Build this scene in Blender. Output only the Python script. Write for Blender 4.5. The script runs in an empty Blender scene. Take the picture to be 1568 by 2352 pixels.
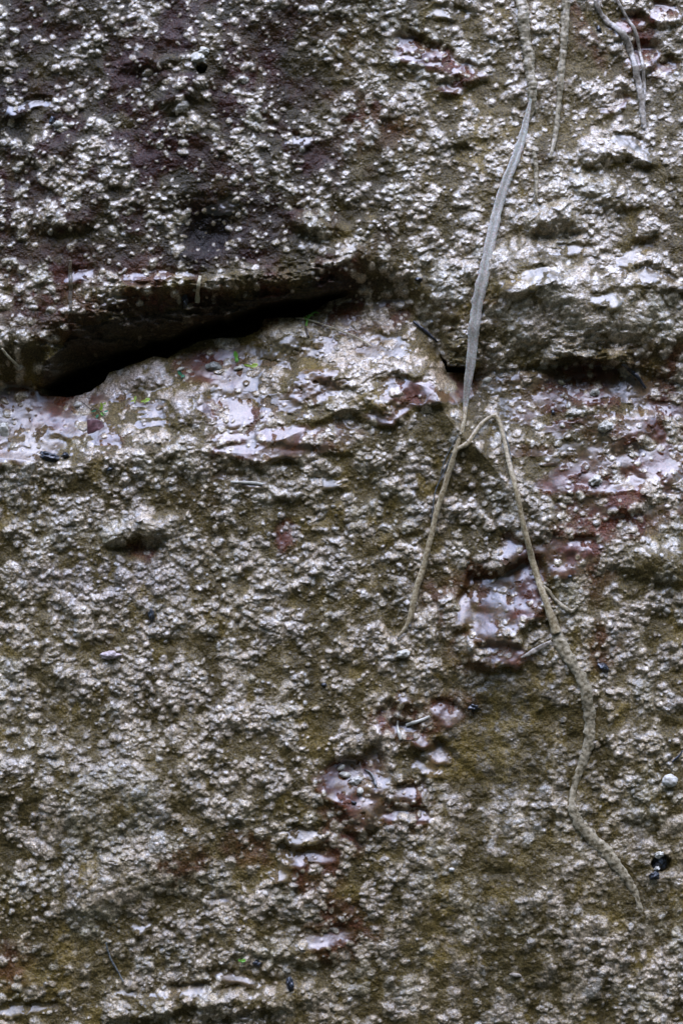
import bpy, math, time
import numpy as np
from mathutils import Vector, noise as mnoise
T0 = time.time()
scene = bpy.context.scene
col = scene.collection

# ------------------------------------------------------------------ camera
U = 0.4 / 1568.0                      # one design unit in metres (the rock face is laid out on a 1568 x 2352 sheet)
def WX(x): return (x - 784.0) * U
def WZ(y): return (1176.0 - y) * U
cam_d = bpy.data.cameras.new("camera")
cam = bpy.data.objects.new("camera", cam_d); col.objects.link(cam)
CAMD = 1.45
cam.location = (0, -CAMD, 0.0)
cam.rotation_euler = (math.radians(90), 0, 0)
cam_d.sensor_fit = 'VERTICAL'; cam_d.sensor_height = 36
cam_d.lens = 36 * (CAMD - 0.010) / 0.6
cam_d.clip_start = 0.05; cam_d.clip_end = 500
scene.camera = cam

# ------------------------------------------------------------------ daylight
w = bpy.data.worlds.new("World"); scene.world = w; w.use_nodes = True
nt = w.node_tree; bg = nt.nodes["Background"]
sky = nt.nodes.new("ShaderNodeTexSky"); sky.sky_type = 'NISHITA'; sky.sun_disc = False
SUN_EL, SUN_AZ = math.radians(68), math.radians(-14)
sky.sun_elevation = SUN_EL; sky.sun_rotation = math.radians(180) + SUN_AZ
sky.air_density = 1.0; sky.dust_density = 1.0; sky.ozone_density = 1.0
nt.links.new(sky.outputs[0], bg.inputs[0]); bg.inputs[1].default_value = 0.15
sl = bpy.data.lights.new("sun", 'SUN'); sl.energy = 1.5; sl.angle = math.radians(70); sl.color = (0.56, 0.65, 1.0)
sun = bpy.data.objects.new("sun", sl); col.objects.link(sun)
# direction towards the sun: behind the camera (-Y), high, slightly left
sd = Vector((math.cos(SUN_EL) * math.sin(SUN_AZ), -math.cos(SUN_EL) * math.cos(SUN_AZ), math.sin(SUN_EL)))
sun.rotation_euler = sd.to_track_quat('Z', 'Y').to_euler()
scene.view_settings.view_transform = 'Standard'; scene.view_settings.look = 'None'
scene.view_settings.exposure = 2.2; scene.view_settings.gamma = 1.0

# ------------------------------------------------------------------ grid
RES = 1.35
def axis(lo, hi, step, ext, grow=1.055):
    mid = np.arange(lo, hi + step, step)
    def outw():
        out = []; d = step; p = 0
        while p < ext:
            d = min(d * grow, 150); p += d; out.append(p)
        return np.array(out)
    o = outw()
    return np.concatenate([(lo - o)[::-1], mid, mid[-1] + o]).astype(np.float32)
xs = axis(-60, 1628, RES, 9000)
ys = axis(-60, 2412, RES, 5200)
NX, NY = len(xs), len(ys)
X, Y = np.meshgrid(xs, ys)
rng = np.random.default_rng(7)

def vnoise(period_x, period_y=None, seed=0, xx=None, yy=None):
    """value noise in 0..1 on the separable grid (or on warped coords)"""
    period_y = period_y or period_x
    r = np.random.default_rng(1000 + seed); n = 512
    L = r.random((n, n), dtype=np.float32)
    def fr(v, p):
        t = v / p + 17.3 * (seed + 1); i = np.floor(t); f = (t - i).astype(np.float32)
        f = f * f * (3 - 2 * f); i = i.astype(np.int64) % n
        return i, (i + 1) % n, f
    if xx is None:
        i0, i1, fx = fr(xs, period_x); j0, j1, fy = fr(ys, period_y)
        A = L[:, i0] * (1 - fx) + L[:, i1] * fx
        fy = fy[:, None]
        return A[j0] * (1 - fy) + A[j1] * fy
    i0, i1, fx = fr(xx, period_x); j0, j1, fy = fr(yy, period_y)
    return ((L[j0, i0] * (1 - fx) + L[j0, i1] * fx) * (1 - fy)
            + (L[j1, i0] * (1 - fx) + L[j1, i1] * fx) * fy)
def fbm(period, octs=3, seed=0, py=None, xx=None, yy=None):
    out = 0; a = 1; s = 0; p = period; q = py or period
    for k in range(octs):
        out = out + a * vnoise(p, q, seed * 7 + k * 3, xx, yy); s += a; a *= 0.5; p *= 0.5; q *= 0.5
    return (out / s).astype(np.float32)
def sstep(a, b, v):
    t = np.clip((v - a) / (b - a), 0, 1); return t * t * (3 - 2 * t)

# warped coordinates: make every traced outline ragged
WXm = ((fbm(70, 4, 1) - .5) * 60 + (fbm(14, 2, 2) - .5) * 14).astype(np.float32)
WYm = ((fbm(70, 4, 3) - .5) * 44 + (fbm(14, 2, 4) - .5) * 12).astype(np.float32)
XW = X + WXm; YW = Y + WYm

def win(cx, cy, rx, ry):
    return (slice(max(0, np.searchsorted(ys, cy - ry)), min(NY, np.searchsorted(ys, cy + ry))),
            slice(max(0, np.searchsorted(xs, cx - rx)), min(NX, np.searchsorted(xs, cx + rx))))
def blob(F, cx, cy, rx, ry, ang=0, val=1.0, edge=0.25, mode='max', warp=1.0):
    """soft edged ellipse; ang in degrees, positive = right end up"""
    R = max(rx, ry) * 1.6 + 40
    s = win(cx, cy, R, R)
    if s[0].start >= s[0].stop or s[1].start >= s[1].stop: return
    dx = X[s] + WXm[s] * warp - cx; dy = Y[s] + WYm[s] * warp - cy
    a = math.radians(ang); c, n = math.cos(a), math.sin(a)
    u = (dx * c - dy * n) / rx; v = (dx * n + dy * c) / ry
    m = 1 - sstep(1 - edge, 1 + edge, np.sqrt(u * u + v * v))
    if mode == 'max': F[s] = np.maximum(F[s], m * val)
    elif mode == 'add': F[s] += m * val
    elif mode == 'sub': F[s] *= (1 - m * val)
    return s, m

# ------------------------------------------------------------------ large relief
def pl(pts, x):
    p = np.array(pts, dtype=np.float32); return np.interp(x, p[:, 0], p[:, 1]).astype(np.float32)
XL = X + (fbm(30, 3, 11) - .5) * 20
jag = (fbm(46, 3, 12) - .5) * 22 * (0.3 + 0.7 * sstep(60, 200, X))
lip = pl([(-3000, 1000), (-300, 905), (0, 872), (60, 858), (95, 842), (165, 762), (240, 735), (350, 718), (450, 706), (550, 690), (650, 676),
          (750, 663), (800, 655), (870, 650), (930, 662), (985, 720), (1010, 800), (1032, 836), (1085, 838), (1180, 838), (1262, 826), (1300, 818),
          (1340, 820), (1420, 833), (1500, 848), (1568, 870), (1900, 900), (5000, 800)], XL) + jag * .45
flo = pl([(-3000, 1005), (-300, 912), (0, 880), (60, 872), (90, 903), (150, 908), (200, 890), (228, 872), (240, 850), (280, 838), (320, 823), (350, 813),
          (380, 818), (400, 798), (450, 776), (500, 766), (560, 766), (588, 755), (600, 723), (645, 719), (690, 719), (720, 703), (750, 680),
          (800, 668), (870, 664), (930, 674), (985, 730), (1010, 810), (1030, 852), (1085, 853), (1100, 844), (1180, 845), (1262, 836), (1300, 829), (1340, 831), (1420, 841),
          (1500, 858), (1568, 880), (1900, 908), (5000, 808)], XL) + jag * .25
flo = np.maximum(flo, lip + 3)
gap = flo - lip
big = fbm(520, 3, 21) - .5
def smooth_line(F, kk=70.0):
    # average the line along x so steps in the crack edge do not run down the face
    g_ = np.linspace(-2000, 3600, 2801); row = np.interp(g_, xs, F)
    k_ = np.exp(-np.linspace(-2.5, 2.5, int(kk * 2.5)) ** 2 / 2); k_ /= k_.sum()
    row = np.convolve(np.pad(row, len(k_) // 2, mode='edge'), k_, 'valid')[:len(g_)]
    return np.interp(xs, g_, row).astype(np.float32)[None, :] + 0 * Y
j0_ = int(np.searchsorted(ys, 800)); floS = smooth_line(flo[j0_]); lipS = smooth_line(lip[j0_])
# upper block
right = sstep(700, 1150, X)
topr = sstep(900, 1300, X)
hU = 30 + big * 70 + (Y - 400) * (0.03 + 0.17 * right) * (Y > -2000)
hU = np.where(Y < -400, 30 + big * 70 - 800 * (0.03 + 0.17 * right) + (Y + 400) * .06, hU)
hU += 18 * np.exp(-((lipS - Y) / 90) ** 2) * (1 - right)           # brow over the cleft
dl = lip * .4 + lipS * .6 - Y                                                    # roll the lower edge under
hU -= (44 - 24 * right) * (1 - sstep(0, 90 + 30 * topr, dl)) ** 2
# lower block
d = Y - (flo * .25 + floS * .75)
ledge_w = pl([(-500, 190), (0, 170), (200, 185), (400, 240), (600, 300), (800, 260), (1000, 130), (1100, 200), (1300, 420), (1568, 420), (2500, 300)], X)
t = np.clip(d / ledge_w, 0, 1)
rise = pl([(-500, 105), (0, 105), (400, 140), (700, 150), (1000, 90), (1300, 105), (1568, 105), (2500, 80)], X)
hL = -70 + 44 * sstep(820, 1000, X) + 26 * sstep(1080, 1200, X) + rise * (1 - (1 - t) ** 1.35) + np.clip(d - ledge_w, 0, 2500) * 0.012 + big * 50
hL += 10 * np.clip(1 - np.abs(d - ledge_w) / 60, 0, 1)
BL = np.zeros_like(X)
for (cx, cy, rx, ry, an, h) in [
    (330, 850, 70, 36, 20, 26), (430, 935, 44, 48, 0, 28), (650, 760, 66, 44, 0, 36), (790, 860, 60, 30, 10, 16), (700, 880, 60, 26, 8, 14),
    (330, 1215, 70, 26, 10, 22), (330, 1260, 40, 18, 0, -16), (1180, 870, 60, 16, 0, 10), (1450, 980, 70, 40, 10, 22), (1370, 940, 70, 40, 20, 18),
    (940, 1600, 30, 26, 30, 12), (700, 2180, 80, 20, -6, 14), (590, 2290, 120, 26, 8, 22), (400, 2300, 120, 22, 10, 16),
    (60, 1790, 120, 60, 20, 14), (250, 1830, 160, 70, 20, 18), (300, 2000, 170, 60, 20, 16), (1300, 2100, 200, 130, 0, 16), (1150, 1760, 180, 120, 0, -14),
    (1080, 1600, 120, 60, 0, -10), (1500, 1300, 60, 40, 0, 20), (1440, 1150, 60, 30, 10, 20)]:
    blob(BL, cx, cy, rx, ry, an, h, edge=.7, mode='add', warp=.8)
hL += BL
BU = np.zeros_like(X)
for (cx, cy, rx, ry, an, h) in [
    (1350, 690, 130, 60, -12, 32), (1200, 640, 90, 60, 0, 26), (1390, 330, 60, 34, 10, 22), (1270, 500, 50, 22, 15, 26), (1290, 540, 50, 12, 10, -12),
    (730, 510, 50, 24, -10, 22), (150, 500, 60, 30, 0, 18), (330, 140, 50, 16, 0, 16), (420, 215, 60, 30, 30, 16), (820, 600, 60, 30, 0, 12),
    (480, 510, 60, 50, 0, -30), (1250, 110, 80, 90, 0, 14), (1390, 440, 60, 26, -20, 20), (1480, 650, 70, 30, -20, 16), (1060, 660, 80, 50, 0, 14),
    (590, 640, 200, 18, 6, 16), (350, 655, 90, 16, 5, 12), (100, 350, 60, 26, 20, 12), (1050, 310, 60, 24, 10, 14)]:
    blob(BU, cx, cy, rx, ry, an, h, edge=.7, mode='add', warp=.8)
hU += BU
hU -= 46 * sstep(820, 1000, X) * np.exp(-(np.clip(dl, 0, None) / 260) ** 2)
strat = (fbm(340, 2, 31, py=26) - .5)
# underside of the cleft: steps inward, strata showing
under = np.clip((Y - lip) / np.maximum(gap, 1), 0, 1)
ub = np.clip((Y - lip) / 74, 0, 1)
hC = hU - 110 * ub ** 1.3 + strat * 60 * sstep(0, .3, ub)
deep = sstep(0, .12, under - pl([(0, .5), (160, .55), (300, .66), (400, .58), (520, .36), (600, .22), (750, .2), (900, .3), (1568, .25)], X) + (fbm(60, 2, 33) - .5) * .22) * sstep(8, 26, gap)
hC = hC * (1 - deep) + (-330) * deep
macro = np.where(Y < lip, hU, np.where(Y > flo, hL, hC)).astype(np.float32)
softm = np.clip(sstep(770, 830, X) * (1 - sstep(1010, 1035, X)) + .85 * sstep(1080, 1110, X) * (1 - sstep(1240, 1275, X)) + .85 * sstep(1425, 1470, X) + 1.0 * (1 - sstep(70, 110, X)), 0, 1)
s_ = sstep(-110, 90, Y - floS)
macro = (macro * (1 - softm) + (hU * (1 - s_) + hL * s_) * softm).astype(np.float32)
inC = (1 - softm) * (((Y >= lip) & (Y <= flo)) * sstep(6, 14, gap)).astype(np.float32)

# ------------------------------------------------------------------ zones (what the surface is made of)
RED = np.zeros_like(X); FILM = np.zeros_like(X); MUD = np.zeros_like(X); DARK = np.zeros_like(X); TILT = np.zeros_like(X); TWT = np.zeros_like(X)
def film(cx, cy, rx, ry, ang=0, slope=.7, red=.9, f=1.0, edge=.35, warp=1.0):
    rx, ry = rx * 1.35 + 3, ry * 1.45 + 3
    r = blob(FILM, cx, cy, rx, ry, ang, f, edge, warp=warp)
    if r is None: return
    s, m = r
    R = np.clip(1.6 - np.abs(Y[s] - cy) / (ry + abs(math.sin(math.radians(ang))) * rx + 12), 0, 1)
    TILT[s] += m * slope * np.clip(Y[s] - cy, -44, 50); TWT[s] += m
    RED[s] = np.maximum(RED[s], m * red)
for a in [
    # big lavender film above the grass blade, top centre right
    (985, 118, 60, 20, -18), (1050, 150, 56, 16, -4), (940, 88, 30, 10, -20), (1035, 190, 26, 10, 20), (1030, 20, 40, 10, 0, .5, .2),
    (1450, 40, 30, 16, 40), (1540, 10, 30, 20, 0), (1500, 120, 30, 18, 30), (1535, 150, 24, 10, 30), (1410, 235, 34, 12, 25), (1450, 335, 46, 16, -20, .6, .2),
    (1240, 640, 40, 16, -10, .6, .1), (1200, 655, 30, 12, 10, .6, .1), (1380, 690, 26, 12, 25, .5, .2), (1410, 690, 20, 14, 60, .5, .2),
    (1310, 575, 40, 10, 5, .6, .2), (1500, 640, 60, 12, -10, .5, .3), (1460, 590, 34, 12, 35, .6, .2), (1400, 860, 20, 10, 0),
    (60, 243, 34, 8, 0), (100, 243, 18, 7, 0), 
    (360, 632, 62, 7, 3, .6, .5), (265, 688, 32, 7, 3, .6, .9), (690, 318, 24, 10, 20, .5, .2),
    (900, 690, 34, 10, 0, .6, .6), (870, 800, 50, 18, 0, .6, .2),
    # ledge under the cleft
    (60, 920, 90, 26, -8, .5, .9), (110, 955, 90, 24, -10, .45, .9), (40, 1000, 70, 18, 6, .5, .5), (150, 985, 90, 16, -6, .5, .5), (40, 1045, 80, 16, 14, .6, .6),
    (540, 945, 70, 24, -4, .45, 1), (610, 1000, 90, 14, 0, .5, .9), (700, 1010, 100, 26, 12, .5, .8), (760, 985, 44, 20, 20, .5, .6), (560, 1035, 60, 12, 0, .5, .7),
    (650, 1040, 60, 12, -4, .5, .5), (500, 860, 50, 26, 0, .35, 1, .75), (450, 830, 40, 20, 15, .3, 1, .7), (660, 800, 30, 20, 30, .5, .4), (720, 905, 50, 8, 10, .5, .6),
    (960, 905, 66, 22, 6, .6, .95), (1020, 890, 44, 26, 0, .6, 1), (900, 905, 30, 24, 40, .6, .5), (890, 950, 30, 12, 0, .6, .7), (930, 935, 34, 14, 40, .6, .8),
    (1150, 880, 80, 14, 0, .6, .4), (1220, 868, 50, 12, 15, .6, .4), (1330, 870, 70, 22, -5, .45, 1, .7), (1360, 905, 50, 22, -10, .45, 1, .7),
    (1480, 960, 40, 20, 30, .6, .3), (1400, 990, 60, 30, 10, .5, .4, .7), (1330, 1100, 56, 24, 5, .6, .8), (1370, 1060, 60, 26, 10, .6, .5), (1300, 1120, 40, 16, 10, .6, .9),
    (1290, 1040, 30, 14, 20, .5, .4), (1460, 1040, 50, 24, -20, .6, .4), (1530, 1060, 34, 40, -40, .6, .7), (1430, 1110, 40, 16, 0, .6, .4),
    # film by the forked root
    (1170, 1270, 26, 16, 40, .6, .7), (1300, 1270, 46, 22, 10, .6, .9), (1285, 1300, 34, 18, -10, .6, .7), (1260, 1255, 30, 20, 20, .6, .5),
    (1115, 1360, 20, 30, 20, .6, .6), (1160, 1400, 40, 40, 0, .6, .6), (1195, 1380, 34, 30, 0, .6, .9), (1130, 1450, 44, 46, 0, .65, .5), (1150, 1500, 40, 14, -10, .6, .7), (1140, 1405, 46, 54, 10, .85, .5), (1180, 1350, 40, 40, 0, .7, .7), (820, 1810, 54, 40, 0, .85, .5), (1380, 1085, 90, 34, 10, .6, .6), (1440, 1020, 80, 30, 10, .6, .4),
    (1060, 1400, 16, 30, -30, .5, .7), (1210, 1330, 24, 20, 0, .5, .9),
    (935, 1600, 14, 10, 40, .5, .3), (1015, 1625, 26, 14, -20, .6, .8), (1035, 1645, 20, 16, 0, .6, .5), (955, 1690, 40, 8, -30, .6, .7), (890, 1655, 8, 28, -20, .6, .8),
    # lower puddle
    (800, 1780, 50, 26, 5, .6, .8), (830, 1820, 44, 34, 0, .6, .5), (780, 1810, 30, 26, 0, .5, .9), (840, 1860, 38, 24, 0, .6, .4), (865, 1770, 24, 40, 10, .6, .4),
    (930, 1815, 26, 12, 20, .6, .6), (940, 1870, 34, 9, 0, .6, .7), (975, 1765, 30, 12, -30, .6, .3), (1010, 1740, 24, 16, 0, .6, .4),
    (700, 1910, 30, 14, 0, .6, .2), (672, 1960, 26, 18, -30, .7, .2), (720, 1970, 34, 12, 0, .6, .3), (635, 1995, 26, 14, 40, .7, .2),
    (510, 2067, 26, 6, 5, .7, .3), (320, 2118, 20, 7, 15, .7, .1), (750, 2145, 50, 14, -5, .6, .5), (545, 2235, 40, 10, -8, .7, .2), (440, 2272, 60, 8, 4, .6, .1),
    (50, 2322, 60, 8, 6, .6, .1), (300, 2272, 26, 8, 10, .6, .1), (655, 1235, 16, 20, 0, .2, 1, .5), (245, 1455, 14, 4, 0, .6, .1),
    (180, 640, 26, 8, 20, .5, .3), (500, 470, 30, 8, 0, .4, .5), (760, 1110, 30, 8, 0, .5, .2), (560, 1105, 40, 8, -4, .5, .2)]:
    a = list(a) + [0, .7, .9, 1.0][len(a) - 4:] if len(a) < 8 else list(a)
    film(*a)
LZ = sstep(-.05, .1, t) * (1 - sstep(.75, 1.05, t)) * (Y > floS)
def box(A, k):
    for ax in (0, 1):
        P_ = np.cumsum(np.pad(A, [(k + 1, k) if i == ax else (0, 0) for i in (0, 1)], mode='edge'), axis=ax, dtype=np.float64)
        A = ((P_[2 * k + 1:] - P_[:-2 * k - 1]) if ax == 0 else (P_[:, 2 * k + 1:] - P_[:, :-2 * k - 1])) / (2 * k + 1)
    return A.astype(np.float32)
TILT = box(TILT / np.maximum(TWT, 1) * (1 - .6 * LZ), 4)
lf = sstep(.41, .52, fbm(80, 3, 47, py=26)) * LZ * np.maximum(1 - sstep(780, 860, X), sstep(1040, 1240, X)) * (1 - sstep(1150, 1250, Y))
for a in [(330, 858, 105, 40, 14), (432, 940, 50, 52, 0), (650, 762, 66, 44, 0)]: blob(lf, *a, 1, .3, 'sub')
FILM = np.maximum(FILM, lf * .95); FILM *= .1 + .9 * sstep(.34, .42, fbm(22, 4, 49)); RED = np.maximum(RED, lf * .6)
# bare red or black rock, and dark strips following the cleft lip
for (cx, cy, rx, ry, an, v) in [
    (480, 520, 80, 80, 10, .9), (620, 500, 70, 60, 0, .8), (330, 500, 60, 40, 10, .8), (200, 480, 60, 40, 20, .7), (480, 355, 60, 34, 0, .8), (410, 95, 60, 26, 0, .8),
    (60, 240, 90, 26, 0, .7), (560, 230, 70, 60, 0, .7), (590, 80, 60, 40, 0, .7), (60, 490, 70, 100, 20, .6), (40, 590, 80, 60, 0, .8), (250, 590, 160, 40, 0, .6),
    (270, 690, 120, 26, 5, .8), (440, 680, 90, 20, 5, .8), (120, 720, 90, 80, 0, .6), (820, 230, 60, 40, 0, .5), (1350, 60, 30, 100, 30, .6), (1500, 90, 40, 50, 30, .8),
    (800, 700, 60, 34, 0, .8), (900, 730, 60, 30, 0, .8), (500, 850, 80, 50, 20, .9), (170, 750, 70, 60, 20, .6), (540, 950, 90, 30, 0, .8), (600, 880, 60, 40, 0, .5),
    (1330, 890, 110, 50, 0, .9), (1530, 960, 60, 90, 0, .9), (1430, 1170, 70, 60, 0, .9), (1350, 1200, 70, 50, 0, .8), (1300, 1230, 60, 40, 0, .7), (1480, 1000, 40, 30, 0, .6),
    (1190, 1290, 40, 60, 0, .8), (1110, 1340, 50, 60, 0, .6), (1040, 1400, 40, 80, 0, .6), (1000, 1640, 90, 50, 20, .8), (900, 1660, 50, 40, 0, .7), (780, 1830, 60, 60, 0, .8),
    (930, 1850, 50, 60, 0, .7), (790, 1920, 60, 60, 0, .8), (730, 2000, 70, 60, 0, .7), (570, 1950, 50, 40, 0, .5), (430, 1980, 60, 40, 0, .5), (780, 2130, 80, 70, 0, .7),
    (655, 1240, 26, 30, 0, .9), (1000, 1380, 24, 60, 20, .5), (1080, 1480, 60, 60, 0, .5), (330, 1270, 34, 18, -20, .9), (20, 2220, 60, 60, 0, .5), (1560, 850, 40, 60, 0, .8),
    (100, 60, 120, 60, 0, .5), (1340, 1330, 60, 60, 0, .5), (1380, 1480, 50, 50, 0, .5), (880, 300, 120, 60, 0, .3)]:
    blob(RED, cx, cy, rx, ry, an, v * 1.0, .45)
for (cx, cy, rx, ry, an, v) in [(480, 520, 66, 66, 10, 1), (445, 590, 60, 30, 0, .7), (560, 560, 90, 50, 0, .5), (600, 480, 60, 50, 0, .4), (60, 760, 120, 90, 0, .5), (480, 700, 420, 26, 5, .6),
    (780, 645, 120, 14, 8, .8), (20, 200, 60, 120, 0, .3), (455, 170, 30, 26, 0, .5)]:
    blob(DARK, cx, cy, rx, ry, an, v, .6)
# thick smooth mud coats
for (cx, cy, rx, ry, an, v) in [
    (1340, 720, 190, 110, -8, 1), (1180, 640, 80, 120, 0, .8), (1340, 480, 150, 90, -10, .9), (1390, 330, 90, 50, 10, .9), (1260, 200, 90, 120, 0, .7), (1050, 600, 60, 40, 0, .5),
    (330, 865, 110, 44, 14, 1), (430, 940, 60, 56, 0, 1), (650, 765, 74, 54, 0, 1), (1150, 1760, 200, 150, 0, .7), (1130, 1620, 160, 110, 0, .7), (1200, 1990, 300, 160, 10, .7),
    (1450, 1960, 130, 120, 0, .8), (1480, 2200, 120, 120, 0, .8), (330, 1215, 110, 50, 0, .9), (480, 1080, 200, 40, 0, .7), (300, 1330, 200, 60, 0, .6), (250, 1840, 200, 60, 20, .8),
    (330, 1990, 180, 70, 20, .8), (100, 1600, 200, 60, 0, .6), (560, 1300, 160, 80, 0, .6), (420, 1600, 240, 120, 0, .6), (480, 2240, 200, 90, 0, .6), (1000, 2180, 160, 100, 0, .6),
    (200, 2100, 120, 60, 20, .6), (720, 860, 90, 50, 0, .5), (930, 1540, 90, 50, 0, .5), (1400, 1800, 120, 60, 0, .5), (820, 500, 60, 50, 0, .4), (150, 510, 80, 50, 0, .6),
    (700, 1450, 300, 200, 0, .35), (180, 1200, 200, 110, 0, .6), (1500, 1550, 80, 200, 0, .4), (560, 1800, 200, 90, 0, .5)]:
    blob(MUD, cx, cy, rx, ry, an, v, .6)
MUD *= (1 - .9 * FILM) * (1 - .5 * RED)
# streaks of algae running down
streak = fbm(30, 3, 41, py=240)
low = sstep(1000, 1150, Y)
RED = np.maximum(RED, sstep(.42, .6, fbm(70, 3, 48)) * .85 * (1 - sstep(600, 1000, X)) * (1 - sstep(700, 780, Y)))
RED = np.clip(RED + (fbm(110, 3, 43) - .62) * 1.0 * (1 - low * .8), 0, 1)
RED *= (0.55 + 0.45 * sstep(.3, .6, fbm(22, 3, 44)))
MUD = np.clip(MUD * .8 + (fbm(90, 3, 45) - .62) * .8, 0, 1)

# ------------------------------------------------------------------ clods and grains, splatted as half ellipsoids
clust = fbm(58, 3, 51, py=52)
fine = fbm(13, 3, 52)
brow = (1 - softm) * np.where(Y < lip, 1 - sstep(10, 110, dl), (Y <= flo) * 1.0) * (gap > 6) * (1 - .6 * deep)
base = macro + TILT * 1.0 + brow * ((fbm(70, 3, 35, py=34) - .5) * 44 + (np.abs(fbm(26, 3, 36, py=15) - .5) - .12) * 40 + (fbm(9, 2, 37) - .5) * 9)
base = base + (clust - .5) * 15 * (1 - .8 * FILM) * (1 - inC * .5) + (fbm(24, 2, 53) - .5) * 7 * (1 - .85 * FILM)
DENS = np.clip(.21 + 1.6 * (clust - .44) + .42 * MUD + .05 * low, .04, 1.1)
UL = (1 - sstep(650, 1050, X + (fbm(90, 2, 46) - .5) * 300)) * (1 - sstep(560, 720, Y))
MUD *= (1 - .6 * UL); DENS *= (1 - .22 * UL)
DENS *= (1 - .93 * FILM) * (1 - .5 * RED) * (1 - .78 * DARK) * (1 - .85 * inC) * (1 - .8 * (1 - softm) * (Y < lip + 1) * (1 - sstep(10, 60, dl)))
NOD = np.zeros_like(X); SH = np.full_like(X, .5); PAL = np.zeros_like(X)
gx = np.arange(-1100, 2700, 8.0); gy = np.arange(-1100, 3500, 8.0)
IX = np.clip(np.searchsorted(xs, gx), 0, NX - 1); IY = np.clip(np.searchsorted(ys, gy), 0, NY - 1)
DG = DENS[np.ix_(IY, IX)]; MG = MUD[np.ix_(IY, IX)]
wx2 = ((fbm(9, 2, 54) - .5) * 6).astype(np.float32); wy2 = ((fbm(9, 2, 55) - .5) * 6).astype(np.float32)
def splat(n, r0, r1, hk, power=1.0, pile=.35, elong=(1.0, 1.9), region=(-300, 1870, -300, 2650)):
    px = rng.uniform(region[0], region[1], n); py = rng.uniform(region[2], region[3], n)
    gi = np.clip(((py + 1100) / 8).astype(int), 0, len(gy) - 1); gj = np.clip(((px + 1100) / 8).astype(int), 0, len(gx) - 1)
    keep = rng.random(n) < DG[gi, gj] ** power
    px, py, gi, gj = px[keep], py[keep], gi[keep], gj[keep]; n = len(px)
    rr = r0 * (r1 / r0) ** (rng.random(n) ** 1.5)
    el = rng.uniform(elong[0], elong[1], n); an = np.radians(rng.normal(14, 38, n)); sh = rng.random(n).astype(np.float32)
    hh = rr * hk * rng.uniform(.7, 1.2, n)
    for k in range(n):
        r = rr[k]; R = r * el[k] + 6
        x0 = np.searchsorted(xs, px[k] - R); x1 = np.searchsorted(xs, px[k] + R)
        y0 = np.searchsorted(ys, py[k] - R); y1 = np.searchsorted(ys, py[k] + R)
        if x1 - x0 < 2 or y1 - y0 < 2: continue
        s = (slice(y0, y1), slice(x0, x1)); amp = min(1.0, r / 7.0)
        dx = X[s] + wx2[s] * amp - px[k]; dy = Y[s] + wy2[s] * amp - py[k]
        c, q = math.cos(an[k]), math.sin(an[k])
        d2 = ((dx * c - dy * q) / (r * el[k])) ** 2 + ((dx * q + dy * c) / r) ** 2
        m = d2 < 1
        if not m.any(): continue
        N = NOD[s]; ci = N[N.shape[0] // 2, N.shape[1] // 2] * pile
        z = ci + hh[k] * np.sqrt(np.maximum(1 - d2, 0))
        u = m & (z > N)
        N[u] = z[u]; SH[s][u] = sh[k]; PAL[s][u] = 1
print("fields", time.time() - T0)
splat(600, 10, 20, .55, 1.5, .2, (1.0, 2.3))
splat(27000, 3.9, 9.5, .85, 1.15, .5, (1.0, 2.1))
splat(34000, 3.6, 7.5, 1.0, 1.0, .7, (1.0, 1.6))
splat(36000, 2.2, 4.0, 1.1, .8, .8, (1.0, 1.4))
# loose crumbs standing on film and bare rock
DG[:] = np.clip(.5 * (1 - .1 * FILM[np.ix_(IY, IX)]), 0, 1) * (1 - inC[np.ix_(IY, IX)]) * (1 - .9 * brow[np.ix_(IY, IX)])
splat(22000, 1.8, 4.6, 1.0, 1.0, .7, (1.0, 1.5))
splat(900, 5, 10, .8, 1.0, .4, (1.0, 1.7))
print("splats", time.time() - T0)
def blur(A, k=1):
    for _ in range(k):
        A = (A[:, :-2] + 2 * A[:, 1:-1] + A[:, 2:]) / 4 if False else A
        B = A.copy(); B[:, 1:-1] = (A[:, :-2] + 2 * A[:, 1:-1] + A[:, 2:]) / 4
        A = B.copy(); A[1:-1] = (B[:-2] + 2 * B[1:-1] + B[2:]) / 4
    return A
SM = np.zeros_like(X); SM2 = np.zeros_like(X)
for a in [(1160, 1640, 130, 120, 0), (1120, 1740, 140, 90, 0), (1000, 1010, 60, 50, 0), (1230, 1560, 60, 50, 0)]: blob(SM2, *a, 1, .5)
for a in [(1340, 720, 200, 100, -8), (1180, 640, 80, 120, 0), (1150, 1760, 180, 120, 0), (1130, 1620, 140, 90, 0), (1200, 2010, 260, 160, 10), (1450, 2000, 130, 160, 0), (1100, 2220, 300, 100, 0),
    (330, 865, 110, 44, 14), (430, 940, 60, 50, 0), (250, 1850, 180, 60, 20), (330, 2020, 160, 60, 20), (650, 770, 70, 40, 0), (1260, 200, 60, 100, 0), (150, 2200, 120, 80, 0)]: blob(SM, *a, 1, .6)
NODs = blur(NOD, 2) * .72 * (1 - .55 * SM) * (1 - .5 * SM2)
H = base + NODs * (1 + (fbm(4.6, 2, 58) - .5) * .55) + (fbm(5.5, 2, 56) - .5) * 2.4 * (1 - .8 * FILM) + (fbm(34, 2, 57) - .5) * 4 * FILM
# pit in the mud at lower right, niche under the pale stone upper left
for (cx, cy, rx, ry, dep) in [(1505, 1972, 20, 18, 20), (463, 158, 11, 12, 26)]:
    Z = np.zeros_like(X); r = blob(Z, cx, cy, rx, ry, 0, 1, .25, warp=.25)
    if r: H[r[0]] -= r[1] * dep
mudat = mudf_ = None
wet = sstep(.35, .65, FILM + (fbm(8, 2, 71) - .5) * .9) * (1 - .8 * sstep(1.0, 3.0, NODs))

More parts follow.
